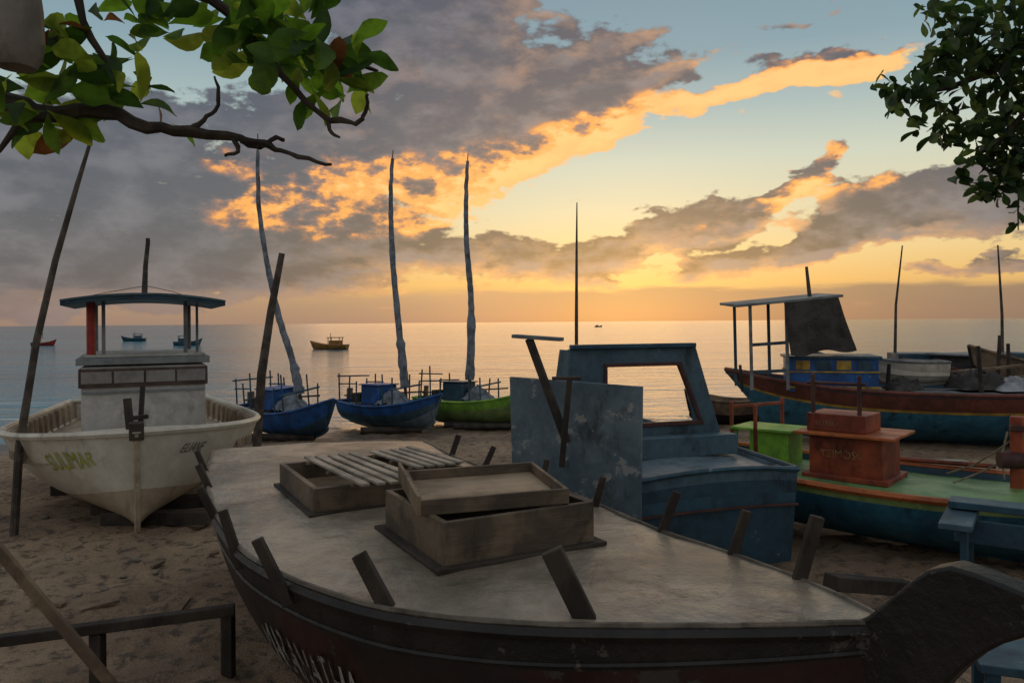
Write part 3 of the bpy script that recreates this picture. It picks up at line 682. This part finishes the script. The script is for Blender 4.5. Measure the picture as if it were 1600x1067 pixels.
def crumple(name,label,cx,cy,z0,sx_,sy_,h,m,seed):
    rows=[]
    for i in range(41):
        r=[]
        for j in range(31):
            a=i/20-1;b=j/15-1
            k=max(0,(1-a**4))*max(0,(1-b**4))
            n=noise.noise((a*2.5+seed,b*2.5,seed))*.5+.35*abs(noise.noise((a*6,b*6,seed)))+.2*abs(noise.noise((a*13,b*13,seed)))
            r.append((a*sx_,b*sy_,z0+k*h*(.6+n)))
        rows.append(r)
    o=MB().grid(rows).build(name,m,angle=40); o.location=(cx,cy,0); return tag(o,label,'tarpaulin')
crumple('tarpaulin','crumpled silver tarpaulin heaped on the boat deck',11.5,17.0,.92,.95,.5,.32,m_silver,3)
crumple('tarpaulin','dark crumpled tarpaulin over gear on the boat deck',10.5,17.3,.93,.6,.5,.45,m_tarp,8)
crumple('tarpaulin','dark netting heap piled on the boat deck',8.6,16.9,.95,.35,.35,.3,m_tarp,12)

def plainboat(label,loc,rz,L,B,H,mats,bands,deck,group=None,rail=.04,name='fishing_boat'):
    o=thing(name,label,'boat',loc,rz,group)
    h=Hull([(-L*.5,B*.3,H*1.0,H*.2,.2),(-L*.28,B*.46,H*.92,H*.06,.2),(0,B*.5,H*.9,0,.2),(L*.25,B*.42,H*1.0,H*.04,.35),(L*.42,B*.2,H*1.15,H*.2,.8),(L*.5,.02,H*1.25,H*.4,1)],L*.06)
    h.build(o,mats,bands,N=24,T=10,rail=rail,drop=.08,deckmat=deck)
    return o,h
o,h=plainboat('dark weathered boat with covered deck hauled up near the water',(13.2,21,-.42),200,6.5,2.2,1.5,[m_bluedk,m_redbr],[(.7,0),(1,1)],m_grey)
MB().box((.3,0,1.65),(2.4,1.4,.55)).build('cabin',m_tarp,o,bevel=.05)
MB().box((.3,0,1.95),(2.7,1.6,.05)).build('cabin_roof',m_grey,o,bevel=.01)
oi=mw(o).inverted(); MB().tube([oi@Vector(q) for q in ((13.4,21,1.0),(13.4,21,2.6),(13.3,21,4.5))],[.05,.04,.02],6).build('mast',m_pole,o)
o,h=plainboat('grey boat with thin mast standing behind the striped boat',(11.0,22,-.42),170,5.2,1.9,1.7,[m_bluedk,m_blue],[(.7,0),(1,1)],m_grey)
oi=mw(o).inverted(); MB().tube([oi@Vector(q) for q in ((10.95,22,.9),(11.0,22,2.9),(11.2,22,4.6))],[.05,.035,.018],6).build('mast',m_pole,o)
MB().box((-.6,0,1.75),(1.4,1.1,.4)).build('cabin',m_bluedk,o,bevel=.02)
o,h=plainboat('brown weathered boat crowded beside the other hulls',(14.0,19.4,-.38),185,5.2,1.9,1.75,[m_hullblk,m_wood],[(.7,0),(1,1)],m_wood)
MB().box((.6,0,1.80),(1.2,1.0,.4)).build('cabin',m_blue,o,bevel=.02)
for (x,y,z1) in ((12.3,17.5,2.0),(13.1,17.2,1.9),(10.2,16.7,1.9),(11.3,17.9,2.1),(10.9,17.9,1.8),(8.4,17.2,1.5),(12.0,17.0,1.7),(11.7,18.1,1.9)):
    tag(MB().tube([(x,y,.9),(x+random.uniform(-.08,.08),y,z1)],[.05,.04],7).build('mooring_post',m_wooddk),'short dark wooden post standing on the boat deck','post','deck posts')
for k,(x,y,z,l,a_) in enumerate(((11.9,17.6,1.1,1.6,.1),(12.6,17.2,1.25,1.8,-.1),(11.0,17.5,1.3,1.3,.05),(12.4,16.9,1.12,1.5,.2),(10.3,18.0,1.2,1.4,-.1))):
    tag(MB().beam((x-l/2,y,z),(x+l/2,y+a_,z+.12),.12,.05).build('deck_plank',m_wood),'loose timber plank laid across the boat deck','plank','planks on the boat deck')
o,h=plainboat('small dark boat partly hidden near the waterline',(5.95,21.6,-.42),150,2.2,1.0,.75,[m_hullblk,m_wood],[(.6,0),(1,1)],m_wood)
for k in range(6):
    x=6.4+random.uniform(-.3,.5); y=12.6+random.uniform(-.5,.5); a=random.uniform(-.4,.4); l=random.uniform(.8,1.5)
    tag(MB().beam((x-l/2,y,gz(x,y)+.06+.06*k),(x+l/2,y+a,gz(x,y)+.08+.05*k),.16,.05).build('stacked_board',m_slat if k%2 else m_wood,bevel=.004),'grey weathered board in a rough pile on the sand','board','boards piled on the sand')

# ------------------------------------------------------------ sailing boats on shoreline
GRP='small sailing boats hauled up at the shoreline'
def sailboat(label,loc,rz,mats,boxm,deckm,mast,L=3.4,B=1.5):
    o=thing('sailing_boat',label,'boat',loc,rz,GRP,tilt=(random.uniform(-4,4),0))
    h=Hull([(-L*.5,B*.36,.72,.15,.15),(-L*.25,B*.47,.66,.03,.15),(0,B*.5,.66,0,.2),(L*.25,B*.42,.76,.05,.4),(L*.42,B*.22,.92,.25,.8),(L*.5,.03,1.02,.4,1)],.3)
    h.build(o,mats,[(.5,0),(.78,1),(1,2)],N=26,T=12,rail=.035,railmat=mats[2],drop=.07,deckmat=deckm)
    MB().box((-.60,.05,.92),(.70,.70,.52)).build('cabin',boxm,o,bevel=.03)
    MB().box((-.60,.05,1.195),(.78,.80,.03)).build('cabin_top',boxm,o,bevel=.01)
    MB().box((-1.15,-.1,.82),(.34,.42,.26)).build('gear_crate',m_wooddk,o,bevel=.02)
    for x in (-1.55,-1.2,-.9,.1,.45):
        for y in (-.52,.52):
            MB().tube([(x,y,.6),(x+random.uniform(-.05,.05),y,random.uniform(1.15,1.65))],.022,6).build('rail_post',m_bluedk,o)
    for y in (-.52,.52): MB().tube([(-1.6,y,1.2),(-.9,y,1.23)],.02,6).build('side_rail',m_bluedk,o)
    MB().tube([(-1.55,-.6,1.42),(-1.55,.6,1.38)],.022,6).build('stern_rail',m_bluedk,o)
    MB().tube([(.45,-.6,1.12),(.45,.6,1.2)],.026,6).build('cross_rail',m_bluedk,o)
    MB().tube([(-1.7,-.2,.85),(.9,.25,1.05)],.025,6).build('oar',m_pole,o)
    MB().beam((-1.75,0,.3),(-1.72,.02,1.05),.2,.05).build('rudder',m_wood,o,bevel=.01)
    mb=MB(); rows=[]
    for i in range(17):
        a=i/8-1; rows.append([(.05+a*.42,(j/8-1)*.38,.70+.38*max(0,1-a*a)*(1-(j/8-1)**2)+.12*noise.noise((a*4,j*.5,loc[0]))) for j in range(17)])
    mb.grid(rows).build('net_heap',m_sail,o)
    oi=mw(o).inverted(); pts=[oi@Vector(q) for q in mast]
    n=len(pts)-1; pp=[]
    for i in range(n):
        for k in range(14):
            t=k/14; gk=lambda q:pts[min(max(q,0),n)]
            pp.append(Vector([cr(gk(i-1)[c],gk(i)[c],gk(i+1)[c],gk(i+2)[c],t) for c in range(3)]))
    pp.append(pts[-1]); M_=len(pp)
    MB().tube([pp[0]-Vector((0,0,.35))]+pp,[.05]+[.045-.033*i/M_ for i in range(M_)],7).build('mast',m_pole,o)
    sr=[]
    for i in range(3,M_-4):
        f=i/M_; r=.082*(1-f)**.5+.018; r*=1+.14*noise.noise((i*.6,loc[0],0))
        if f<.22: r*=1.3+.35*noise.noise((i*1.3,3,loc[0]))
        sr.append(r)
    MB().tube([pp[i]+Vector((.012*noise.noise((i*.4,1,0)),.012*noise.noise((i*.4,5,0)),0)) for i in range(3,M_-4)],sr,9,wob=.18).build('furled_sail',m_sail,o,angle=80)
    return o
sailboat('bright blue sailing boat with long bent mast and furled sail',(-5.65,19.6,-.36),-38,[m_bluedk,m_bluebr,m_bluebr],m_bluebr,m_bluedeck,[(-5.4,19.6,.55),(-5.62,19.6,1.6),(-6.02,19.6,2.95),(-6.42,19.6,5.3),(-6.45,19.6,7.35)])
sailboat('blue sailing boat with tall furled sail near the water',(-3.25,20.9,-.39),-35,[m_bluedeck,m_blue,m_bluebr],m_bluebr,m_blue,[(-2.9,20.9,.5),(-3.06,20.9,2.2),(-3.24,20.9,4.3),(-3.27,20.9,6.05),(-3.2,20.9,7.2)])
sailboat('green sailing boat with tall furled sail near the water',(-1.05,21.8,-.40),-28,[m_olive,m_olive,m_greenbr],m_bluedk,m_green,[(-1.22,21.8,.5),(-1.15,21.8,2.9),(-1.27,21.8,4.75),(-1.27,21.8,6.2),(-1.21,21.8,7.3)],L=3.6,B=1.6)
o,h=plainboat('small boat with slender bare mast near the waterline',(1.15,21.2,-.42),60,3.0,1.1,.7,[m_bluedk,m_redbr],[(.6,0),(1,1)],m_wood,group=GRP,name='sailing_boat')
oi=mw(o).inverted(); MB().tube([oi@Vector(q) for q in ((1.74,21.0,.2),(1.76,21,2.5),(1.78,21,4.4),(1.8,21,5.75))],[.05,.05,.035,.015],7).build('mast',m_pole,o)
for (a,b) in (((-6.6,19.2),(-4.9,19.0)),((-4.0,20.2),(-2.4,20.3)),((-1.9,21.3),(-.1,21.2)),((-1.6,20.9),(.1,20.7))):
    tag(MB().tube([(a[0],a[1],gz(*a)+.08),(b[0],b[1],gz(*b)+.08)],[.1,.085],8,wob=.15).build('roller_log',m_wooddk),'dark palm log roller lying on wet sand','log','log rollers')

GR2='boats moored out on the bay'
def moored(label,x,y,L,rz,hm,cm,roof=True):
    o=thing('moored_boat',label,'boat',(x,y,-.5),rz,GR2)
    h=Hull([(-L*.5,L*.12,.55,0,.2),(-L*.1,L*.17,.5,-.1,.2),(L*.25,L*.14,.65,-.1,.4),(L*.5,.02,1.0,.2,1)],.3)
    h.build(o,[hm],[(1,0)],N=14,T=6,rail=.05,railmat=cm,drop=.1,deckmat=cm)
    MB().box((-L*.18,0,.8),(L*.28,L*.2,.5)).build('cabin',cm,o)
    if roof:
        for sx_ in (-.32,-.02):
            for sy_ in (-.1,.1): MB().beam((L*sx_,L*sy_,.4),(L*sx_,L*sy_,1.35),.07,.07).build('canopy_post',cm,o)
        MB().box((-L*.17,0,1.38),(L*.36,L*.26,.08)).build('canopy',cm,o)
    MB().tube([(-L*.05,0,.5),(-L*.05,0,1.9)],.035,5).build('mast',m_wooddk,o)
moored('ochre fishing boat with small canopy moored on calm water',-21.0,88,4.5,170,m_ochre,m_ochre)
moored('red fishing boat with white cabin moored offshore',-69.5,114,3.4,10,m_redbt,m_white,False)
moored('dark fishing boat with canopy moored offshore',-69,140,4.2,190,m_bluedk,m_blue)
moored('blue fishing boat with canopy moored offshore',-46,109,3.8,10,m_blue,m_bluedk)
moored('red and white fishing boat moored offshore',-87.5,128,3.2,10,m_redbt,m_white,False)
moored('tiny distant dark boat near the horizon',45,400,4,0,m_bluedk,m_wooddk,False)

def pole(label,pts,rad,m=m_pole):
    return tag(MB().tube(pts,rad,8,wob=.12).build('wooden_pole',m),label,'pole','poles planted in the sand')
pole('tall thin weathered pole leaning beside the white boat',[(-6.16,9.46,-.15),(-6.08,9.46,1.0),(-5.86,9.46,2.3),(-5.62,9.46,3.3),(-5.35,9.46,4.2),(-5.10,9.46,5.0)],[.052,.05,.045,.038,.03,.016])
pole('stout leaning pole planted in the sand near the blue boats',[(-5.65,16.9,-.4),(-5.52,16.9,1.4),(-5.3,16.9,2.8),(-5.05,16.9,4.05)],[.10,.10,.09,.07])
fn=thing('timber_rail','low rough timber rail on short posts in the sand','fence',(-2.6,5.3,0))
fo=Vector(fn.location)
MB().beam(Vector((-3.9,4.9,.42))-fo,Vector((-2.0,5.5,.46))-fo,.08,.07).build('rail',m_wooddk,fn,bevel=.008)
for x,y in ((-2.05,5.5),(-2.85,5.25)): MB().beam(Vector((x,y,-.1))-fo,Vector((x,y,.45 if x>-2.5 else .4))-fo,.09,.08).build('post',m_wooddk,fn,bevel=.008)
tag(MB().beam((-2.95,4.0,1.66),(-2.02,4.5,-.02),.055,.04,up=(0,-1,.3)).build('loose_plank',m_wood,bevel=.004),'pale bare wooden plank leaning against the low rail','plank','loose planks')
tag(MB().beam((-2.9,3.9,.75),(-2.35,4.4,-.02),.06,.05,up=(0,-1,.3)).build('loose_plank',m_wood,bevel=.004),'short brown plank leaning at a slant in the sand','plank','loose planks')
for k in range(60):
    x=random.uniform(-6.5,-1.8) if k<40 else random.uniform(2.6,7); y=random.uniform(5.6,13)
    s_=random.uniform(.015,.06)
    bm=bmesh.new(); bmesh.ops.create_icosphere(bm,subdivisions=2,radius=s_)
    for v_ in bm.verts: v_.co=v_.co*(1+.45*noise.noise(v_.co*14+Vector((k,0,0)))); v_.co.z*=.6
    me=bpy.data.meshes.new('beach_stone'); bm.to_mesh(me); bm.free(); me.materials.append(m_stone)
    o=bpy.data.objects.new('beach_stone',me); COL.objects.link(o); o.location=(x,y,gd(x,y)+s_*.25); tag(o,'small rough brown stone half sunk in sand','stone','stones scattered on the beach')
for k in range(18):
    x=random.uniform(-5,-2.2); y=random.uniform(6.2,12); a=random.uniform(0,3.14); l=random.uniform(.1,.35)
    p0=Vector((x,y,gd(x,y)+.02)); p1=p0+Vector((math.cos(a)*l,math.sin(a)*l,.015))
    tag(MB().beam(p0,p1,random.uniform(.03,.08),.03).build('wood_scrap',m_wood,bevel=.003),'broken scrap of old timber on the sand','wood scrap','wood scraps on the beach')

# ------------------------------------------------------------ trees
def leaf(mb,base,dirv,nrm,L_,W_,mi,droop=.2):
    d_=Vector(dirv).normalized(); s_=d_.cross(Vector(nrm)).normalized(); n_=s_.cross(d_).normalized()
    prof=[(0,.03),(.14,.22),(.38,.68),(.58,.97),(.74,.94),(.87,.66),(.95,.30),(1,.03)]
    o=len(mb.v); tw=random.uniform(-.5,.5); sw=random.uniform(-.15,.15)
    for (t,wf) in prof:
        c_=base+d_*(L_*t)-n_*(droop*L_*t*t)+s_*(sw*L_*t*t); e_=n_*(W_*.17*wf); s2=(s_+n_*tw*t).normalized()
        rip=n_*(W_*.05*math.sin(t*17))
        mb.v+=[c_-s2*(W_*.5*wf)+e_+rip,c_,c_+s2*(W_*.5*wf)+e_-rip]
    for i in range(len(prof)-1):
        a=o+i*3
        mb.f+=[[a,a+1,a+4,a+3],[a+1,a+2,a+5,a+4]]; mb.m+=[mi,mi]
def rv(): 
    return Vector((random.gauss(0,1),random.gauss(0,1),random.gauss(0,1))).normalized()
lt=thing('almond_tree','sea almond tree with broad green and reddish leaves on dark branch','tree',(-4.6,3.4,0))
lo=Vector(lt.location)
mb=MB()
def br(pts,r,k=3,j=.012):
    P=[Vector(q) for q in pts]; n=len(P)-1; out=[];rr=[]
    for i in range(n):
        for q in range(k):
            t=q/k; gk=lambda z:P[min(max(z,0),n)]
            v=Vector([cr(gk(i-1)[c],gk(i)[c],gk(i+1)[c],gk(i+2)[c],t) for c in range(3)])
            if i+q>0: v+=rv()*j
            out.append(v-lo); rr.append((r[i]*(1-t)+r[i+1]*t)*random.uniform(.88,1.2))
    out.append(P[-1]-lo); rr.append(r[-1]); mb.tube(out,rr,8,wob=.25)
br([(-4.6,3.4,-.1),(-4.5,3.4,1.2),(-4.2,3.45,2.4),(-3.7,3.5,3.1),(-3.1,3.55,3.5)],[.22,.18,.15,.12,.07])
br([(-3.1,3.55,3.5),(-2.55,3.6,3.56),(-2.3,3.62,3.52),(-2.1,3.6,3.48),(-1.9,3.58,3.50),(-1.71,3.6,3.43),(-1.5,3.6,3.41),(-1.26,3.6,3.36),(-1.17,3.6,3.33)],[.07,.055,.048,.04,.034,.03,.026,.02,.016])
br([(-1.26,3.6,3.365),(-1.15,3.6,3.34),(-1.08,3.6,3.31),(-.95,3.6,3.27),(-.84,3.6,3.245)],[.018,.014,.012,.010,.007],j=.006)
br([(-1.3,3.6,3.375),(-1.28,3.6,3.31),(-1.34,3.6,3.29)],[.012,.01,.007],j=.004)
br([(-1.17,3.6,3.33),(-1.10,3.6,3.37),(-1.06,3.6,3.36)],[.012,.01,.008],j=.004)
br([(-1.5,3.6,3.41),(-1.44,3.6,3.46),(-1.38,3.6,3.50),(-1.37,3.6,3.58),(-1.385,3.6,3.66)],[.014,.011,.010,.008,.005],j=.006)
br([(-2.9,3.55,3.55),(-2.5,3.5,3.85),(-2.0,3.5,4.1),(-1.5,3.55,4.05),(-1.2,3.6,3.85),(-1.02,3.6,3.6),(-.85,3.6,3.46),(-.72,3.6,3.44),(-.68,3.6,3.5),(-.665,3.6,3.57)],[.05,.04,.03,.025,.02,.016,.013,.011,.009,.005])
br([(-2.0,3.5,4.08),(-1.9,3.5,3.8),(-1.8,3.55,3.62)],[.02,.015,.010])
br([(-1.25,3.6,3.9),(-1.0,3.6,3.88),(-.8,3.6,3.75),(-.62,3.6,3.68)],[.02,.015,.011,.007])
br([(-2.3,3.62,3.5),(-2.35,3.6,3.4),(-2.42,3.6,3.3)],[.018,.012,.007])
br([(-.86,3.6,3.45),(-.84,3.6,3.39),(-.80,3.6,3.37)],[.01,.008,.005],j=.003)
mb.build('trunk',m_bark,lt)
mb=MB()
cl=[(-2.31,3.65),(-2.22,3.87),(-2.1,3.48),(-1.95,3.60),(-1.85,3.83),(-2.0,3.98),(-1.71,3.90),(-1.8,3.65),(-1.73,3.52),(-2.28,3.50),(-1.26,3.95),(-1.2,3.80),(-1.05,3.92),(-.97,3.80),(-.96,3.66),(-1.23,3.72),(-.85,3.76),(-.81,3.62),(-.70,3.69),(-1.36,3.98),(-.95,3.93),(-2.42,3.5),(-1.65,4.02),(-1.15,4.0),(-1.45,4.1),(-2.5,3.8),(-2.4,4.05),(-2.8,3.8),(-3.1,3.7),(-3.0,4.1),(-1.95,3.70),(-2.15,3.76),(-2.05,3.84),(-1.08,3.78),(-2.2,3.58),(-.9,3.68),(-1.12,3.86),(-2.35,3.75),(-2.0,3.62),(-1.62,3.9)]
for (x,z) in cl:
    for k in range(random.randint(5,8)):
        y=3.6+random.uniform(-.28,.28)
        dd=rv(); dd.y*=.7; dd.z=dd.z*.7+.02
        mi_=random.choices([0,1,2,3],[5,3,3.4,.5])[0]
        nn=(Vector((0,.9,.6))+rv()*1.0)
        L_=random.uniform(.14,.24)*(.8 if x>-.8 else 1)
        leaf(mb,Vector((x,y,z))-lo+dd.normalized()*.02,dd,nn,L_,L_*random.uniform(.42,.55),mi_,random.uniform(.05,.45))
mb.build('crown',lm,lt,recalc=False,angle=180)

rt=thing('almond_tree','dark leafy shade tree overhanging the beach','tree',(7.9,7.6,0))
ro=Vector(rt.location); mb=MB()
br2=lambda pts,r: mb.tube([Vector(q)-ro for q in pts],r,8,wob=.2)
br2([(7.9,7.6,-.1),(7.8,7.6,1.5),(7.6,7.5,3),(7.1,7.4,4.2)],[.26,.2,.17,.13])
br2([(7.1,7.4,4.2),(6.2,7.2,4.8),(5.2,7.1,4.95),(4.5,7.0,4.8),(4.0,7.0,4.6),(3.55,7.0,4.52)],[.12,.09,.06,.04,.022,.01])
br2([(5.2,7.1,4.95),(4.8,7.0,4.5),(4.45,7.0,4.1),(4.3,7.0,3.85)],[.05,.035,.02,.01])
br2([(6.2,7.2,4.8),(5.4,7.2,5.4),(4.5,7.1,5.5),(4.1,7,5.4)],[.08,.05,.03,.012])
br2([(4.8,7.0,4.4),(4.65,7.0,3.9),(4.62,7,3.5),(4.62,7,3.3)],[.025,.012,.008,.005])
br2([(7.1,7.4,4.2),(7.2,7.5,5.2),(6.8,7.6,6)],[.12,.08,.04])
mb.build('trunk',m_bark,rt)
mb=MB()
E=[(4.75,7,5.15,.75,.6,.5,290),(4.25,7,4.95,.42,.4,.35,105),(3.68,7,4.58,.28,.25,.20,46),(3.92,7,4.78,.25,.25,.2,44),(3.42,7,4.60,.12,.12,.08,12),(4.6,7,4.5,.45,.4,.4,160),(4.4,7,4.05,.30,.25,.26,76),(3.86,7,4.24,.17,.14,.12,20),(4.65,7,3.95,.35,.3,.28,84),(4.12,7,4.2,.22,.2,.16,30),(4.0,7,5.3,.25,.3,.2,38),(4.62,7,3.45,.05,.05,.15,6),(4.25,7,3.74,.2,.15,.12,22),(4.0,7,4.45,.15,.15,.1,16),(4.5,7,3.72,.2,.2,.14,28),
   (5.7,7.1,4.9,1.0,.9,.9,320),(6.8,7.3,5.2,1.2,1.1,.9,300),(6.2,7.3,6.0,1.3,1.2,.6,250)]
for (x,y,z,a,b,c_,n) in E:
    for k in range(n):
        q=rv()*(random.random()**.45)
        dd=rv(); dd.z-=.3; L_=random.uniform(.12,.21)
        leaf(mb,Vector((x+q.x*a,y+q.y*b,z+q.z*c_))-ro,dd,Vector((0,.4,1))+rv()*.9,L_,L_*random.uniform(.42,.58),random.choices([0,1,2],[4,2.4,2.6])[0],random.uniform(0,.35))
mb.build('crown',lm2,rt,recalc=False,angle=180)

hf=thing('hanging_float','grey brown plastic float hanging from the branch','float',(-1.99,3.1,3.53))
prof=[(.0,0),(.07,.01),(.09,.05),(.10,.12),(.095,.25),(.085,.33),(.03,.38),(.02,.42)]
mb=MB(); rows=[[(r*math.cos(t*math.pi/10),r*math.sin(t*math.pi/10),z) for t in range(21)] for r,z in prof]
mb.grid(rows); mb.build('float_body',m_buoy,hf)
MB().tube([(0,0,.41),(-.02,.2,.52),(-.1,.4,.56)],.008,5).build('rope',m_rope,hf)

# ------------------------------------------------------------ camera
cam=bpy.data.cameras.new('camera'); co=bpy.data.objects.new('camera',cam); COL.objects.link(co)
cam.lens=27; cam.sensor_width=36; cam.shift_y=-.019; cam.clip_end=20000; cam.clip_start=.05
co.matrix_world=Matrix.Translation((0,0,2.5))@Matrix.Rotation(R(90),4,'X')@Matrix.Rotation(R(-.45),4,'Z')
scene.camera=co
